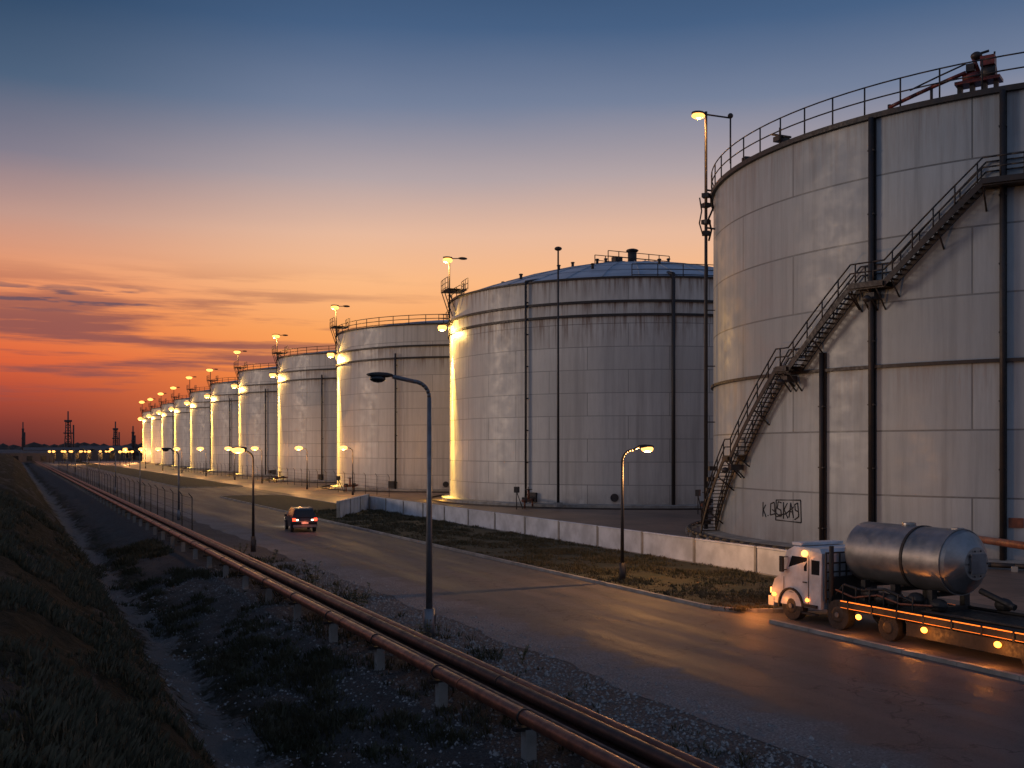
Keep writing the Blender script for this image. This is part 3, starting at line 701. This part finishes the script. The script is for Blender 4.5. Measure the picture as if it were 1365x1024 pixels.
def weed(x,y,h):
    mb=MB()
    for s in range(6):
        a=random.uniform(0,2*pi); tip=Vector((math.cos(a)*h*.35,math.sin(a)*h*.35,h*random.uniform(.7,1.1)))
        p=Vector((0,0,0)); pts=[p]
        for k in range(1,6): pts.append(tip*(k/5)+Vector((0,0,.08*h*math.sin(k))))
        mb.path(pts,.008,0,4)
        for q in pts[1:]:
            for r in range(4):
                b_=random.uniform(0,2*pi); d=Vector((math.cos(b_),math.sin(b_),random.uniform(-.2,.5)))*h*.16
                e_=Vector((-d.y,d.x,0))*.28; i=mb.add([q,q+d*.5+e_,q+d,q+d*.5-e_]); mb.face(range(i,i+4),0)
    mb.obj('roadside_weed',[M_weed],(x,y,0))
for x,y,h in((11.2,51,1.1),(11.6,44,1.3),(11.1,36,1.2),(11.4,30,.8),(11.0,57,1.0),(12.9,26.5,.5),(11.8,41.5,.7)): weed(x,y,h)
v=[];f=[]
for k in range(22000):
    y=6+50*random.random()**1.4; x=random.choice((random.uniform(8.4,13.9),random.uniform(10.5,15.0),random.uniform(3.8,8.6)))
    if x<8.6 and random.random()<.4: continue
    z=hz(x,y) if x<9 else .0; s=random.uniform(.014,.05)*(1.8 if random.random()<.05 else 1); i=len(v)
    a=random.uniform(0,6); ca,sa=math.cos(a)*s,math.sin(a)*s
    v+=[(x+ca,y+sa,z),(x-sa,y+ca,z),(x-ca,y-sa,z),(x+sa,y-ca,z),(x+ca*.2,y+sa*.3,z+s*random.uniform(.7,1.2))]
    f+=[(i,i+1,i+4),(i+1,i+2,i+4),(i+2,i+3,i+4),(i+3,i,i+4)]
me=bpy.data.meshes.new('gravel'); me.from_pydata(v,[],f); me.materials.append(M_stone)
S.collection.objects.link(bpy.data.objects.new('gravel',me))

# ------------------------------------------------------------------ far things
mb=MB()
for k in range(520):
    a=D(-38+80*k/520); r=1250+random.uniform(-80,80); h=random.uniform(8,14)+5*noise.noise(Vector((k*.08,0,0)))
    mb.ball((r*math.sin(a),r*math.cos(a),0),(random.uniform(8,16),random.uniform(8,16),h),0,7,5)
mb.obj('distant_treeline',[M_tree])
def shed(x,y,w,d,h):
    mb=MB(); mb.prism([(-d/2,0),(-d/2,h),(0,h*1.25),(d/2,h),(d/2,0)],-w/2,w/2,0)
    for q in range(int(w/6)): mb.box((-w/2+3+6*q,-d/2-.03,h*.45),(2.4,.06,h*.5),1)
    mb.obj('warehouse',[M_bldg,M_glass],(x,y,0))
shed(30,640,50,20,6); shed(-25,700,60,24,5); shed(52,700,30,20,7); shed(5,560,26,14,4.5); shed(-70,620,40,16,4.5)
def tower(x,y,h,w):
    mb=MB()
    for sx in(-1,1):
        for sy in(-1,1): mb.tube((sx*w,sy*w,0),(sx*w*.5,sy*w*.5,h*.8),.25,None,0,5)
    for k in range(7):
        z=h*.8*k/7; z2=h*.8*(k+1)/7; q=w*(1-.5*k/7); q2=w*(1-.5*(k+1)/7)
        for s_ in(-1,1): mb.tube((-q,s_*q,z),(q2,s_*q2,z2),.15,None,0,4); mb.tube((q,s_*q,z),(-q2,s_*q2,z2),.15,None,0,4)
    mb.box((0,0,h*.8),(w*1.8,w*1.8,1.2),0); mb.box((0,0,h*.55),(w*2.2,w*2.2,.7),0)
    mb.tube((0,0,0),(0,0,h),.6,.4,0,8); mb.tube((w*1.3,0,0),(w*1.3,0,h*.72),.45,None,0,8)
    mb.obj('refinery_tower',[M_haze],(x,y,0))
tower(30.6,705,30,2.4); tower(61.4,745,25,1.8); tower(6.2,827,26,.9); tower(72,740,22,1.0)
for k in range(24):
    x=15+1.9*k+random.uniform(-.8,.8); y=random.uniform(440,600)
    mb=MB(); mb.tube((0,0,0),(0,0,5.2),.12,None,0,5); mb.ball((0,0,5.3),(.66,.66,.52),1); mb.tube((0,0,5.8),(0,0,6.0),.7,.2,0,8)
    mb.obj('yard_lamp',[M_steel,M_bulb],(x,y,0))
for x,y in((24,470),(34,500),(44,480),(52,530)): light('POINT','yard_light',(x,y,4.6),5500)

# ------------------------------------------------------------------ world
w=bpy.data.worlds.new('World'); S.world=w; w.use_nodes=True; nt=w.node_tree
bg=nt.nodes['Background']; tc=nd(nt,'ShaderNodeTexCoord').outputs['Generated']
nv=nt.nodes.new('ShaderNodeVectorMath'); nv.operation='NORMALIZE'; L(nt,tc,nv.inputs[0]); dirv=nv.outputs[0]
sep=nd(nt,'ShaderNodeSeparateXYZ'); L(nt,dirv,sep.inputs[0]); z=sep.outputs[2]
def dot(v):
    n=nt.nodes.new('ShaderNodeVectorMath'); n.operation='DOT_PRODUCT'; L(nt,dirv,n.inputs[0]); n.inputs[1].default_value=v; return n.outputs['Value']
left=dot((-.903,.429,0)); front=dot((.429,.903,0))
wob=mth(nt,'MULTIPLY',mth(nt,'SUBTRACT',noisy(nt,mapping(nt,dirv,(2,2,9)),1,4),.5),.02)
zz=mth(nt,'ADD',z,wob)
def ramp(stops):
    r=nt.nodes.new('ShaderNodeValToRGB'); L(nt,zz,r.inputs[0]); e=r.color_ramp.elements
    while len(e)>1: e.remove(e[-1])
    e[0].position=stops[0][0]; e[0].color=(*lin(stops[0][1]),1)
    for p,c_ in stops[1:]:
        q=e.new(p); q.color=(*lin(c_),1)
    return r.outputs[0]
rA=ramp([(0,(185,90,58)),(.03,(230,116,62)),(.065,(248,140,68)),(.11,(250,164,92)),(.155,(250,184,130)),(.20,(230,184,156)),(.25,(178,162,164)),(.31,(114,126,152)),(.37,(68,94,130)),(.43,(44,72,108)),(1,(40,58,92))])
rB=ramp([(0,(74,40,46)),(.021,(122,50,50)),(.05,(176,68,54)),(.08,(218,92,56)),(.12,(238,130,74)),(.16,(228,150,110)),(.20,(190,148,136)),(.25,(126,120,136)),(.31,(70,92,120)),(.37,(38,66,98)),(.43,(24,48,80)),(1,(34,50,82))])
rC=ramp([(0,(82,88,108)),(.08,(116,118,136)),(.2,(126,132,152)),(.5,(104,122,150)),(1,(62,80,118))])
tL=mapr(nt,left,.12,.46)
col=mix(nt,tL,rA,rB)
cn=noisy(nt,mapping(nt,dirv,(2.2,2.2,34)),1.6,7,.6)
band=mth(nt,'MULTIPLY',mapr(nt,z,.03,.06),mapr(nt,z,.18,.11,0,1))
cl=mth(nt,'MULTIPLY',mapr(nt,cn,.45,.60),mth(nt,'MULTIPLY',band,mapr(nt,left,.0,.28,.2,.85)))
col=mix(nt,cl,col,lin((126,72,78)))
cn2=noisy(nt,mapping(nt,dirv,(6,6,60)),1.7,5,.5)
b2=mth(nt,'MULTIPLY',mapr(nt,z,.115,.13),mapr(nt,z,.15,.135,0,1))
b2=mth(nt,'MULTIPLY',b2,mapr(nt,left,.30,.34))
col=mix(nt,mth(nt,'MULTIPLY',mth(nt,'MULTIPLY',mapr(nt,cn2,.52,.58),b2),.8),col,lin((86,70,90)))
tF=mapr(nt,front,-.1,.55)
col=mix(nt,tF,rC,col)
sky=nt.nodes.new('ShaderNodeTexSky'); sky.sky_type='NISHITA'; sky.sun_disc=False
sky.sun_elevation=D(1.5); sky.sun_rotation=D(-60)
add=mix(nt,.012,col,sky.outputs[0],'ADD')
L(nt,add,bg.inputs[0]); bg.inputs[1].default_value=1.0

sl=bpy.data.lights.new('sun','SUN'); sl.energy=.65; sl.angle=D(12); sl.color=(1,.74,.55)
so=bpy.data.objects.new('sun',sl); S.collection.objects.link(so)
dv=Vector((-1.0,.50,.12))
so.rotation_euler=dv.to_track_quat('Z','Y').to_euler()

# ------------------------------------------------------------------ camera
cd=bpy.data.cameras.new('camera'); cam=bpy.data.objects.new('camera',cd); S.collection.objects.link(cam)
cam.location=(0,0,6); cam.rotation_euler=(D(90),0,D(-25.4)); cd.lens=36.92; cd.sensor_width=36; cd.shift_y=.0645; cd.clip_end=8000; cd.clip_start=.1
S.camera=cam
S.view_settings.view_transform='Standard'; S.view_settings.look='None'; S.view_settings.exposure=0
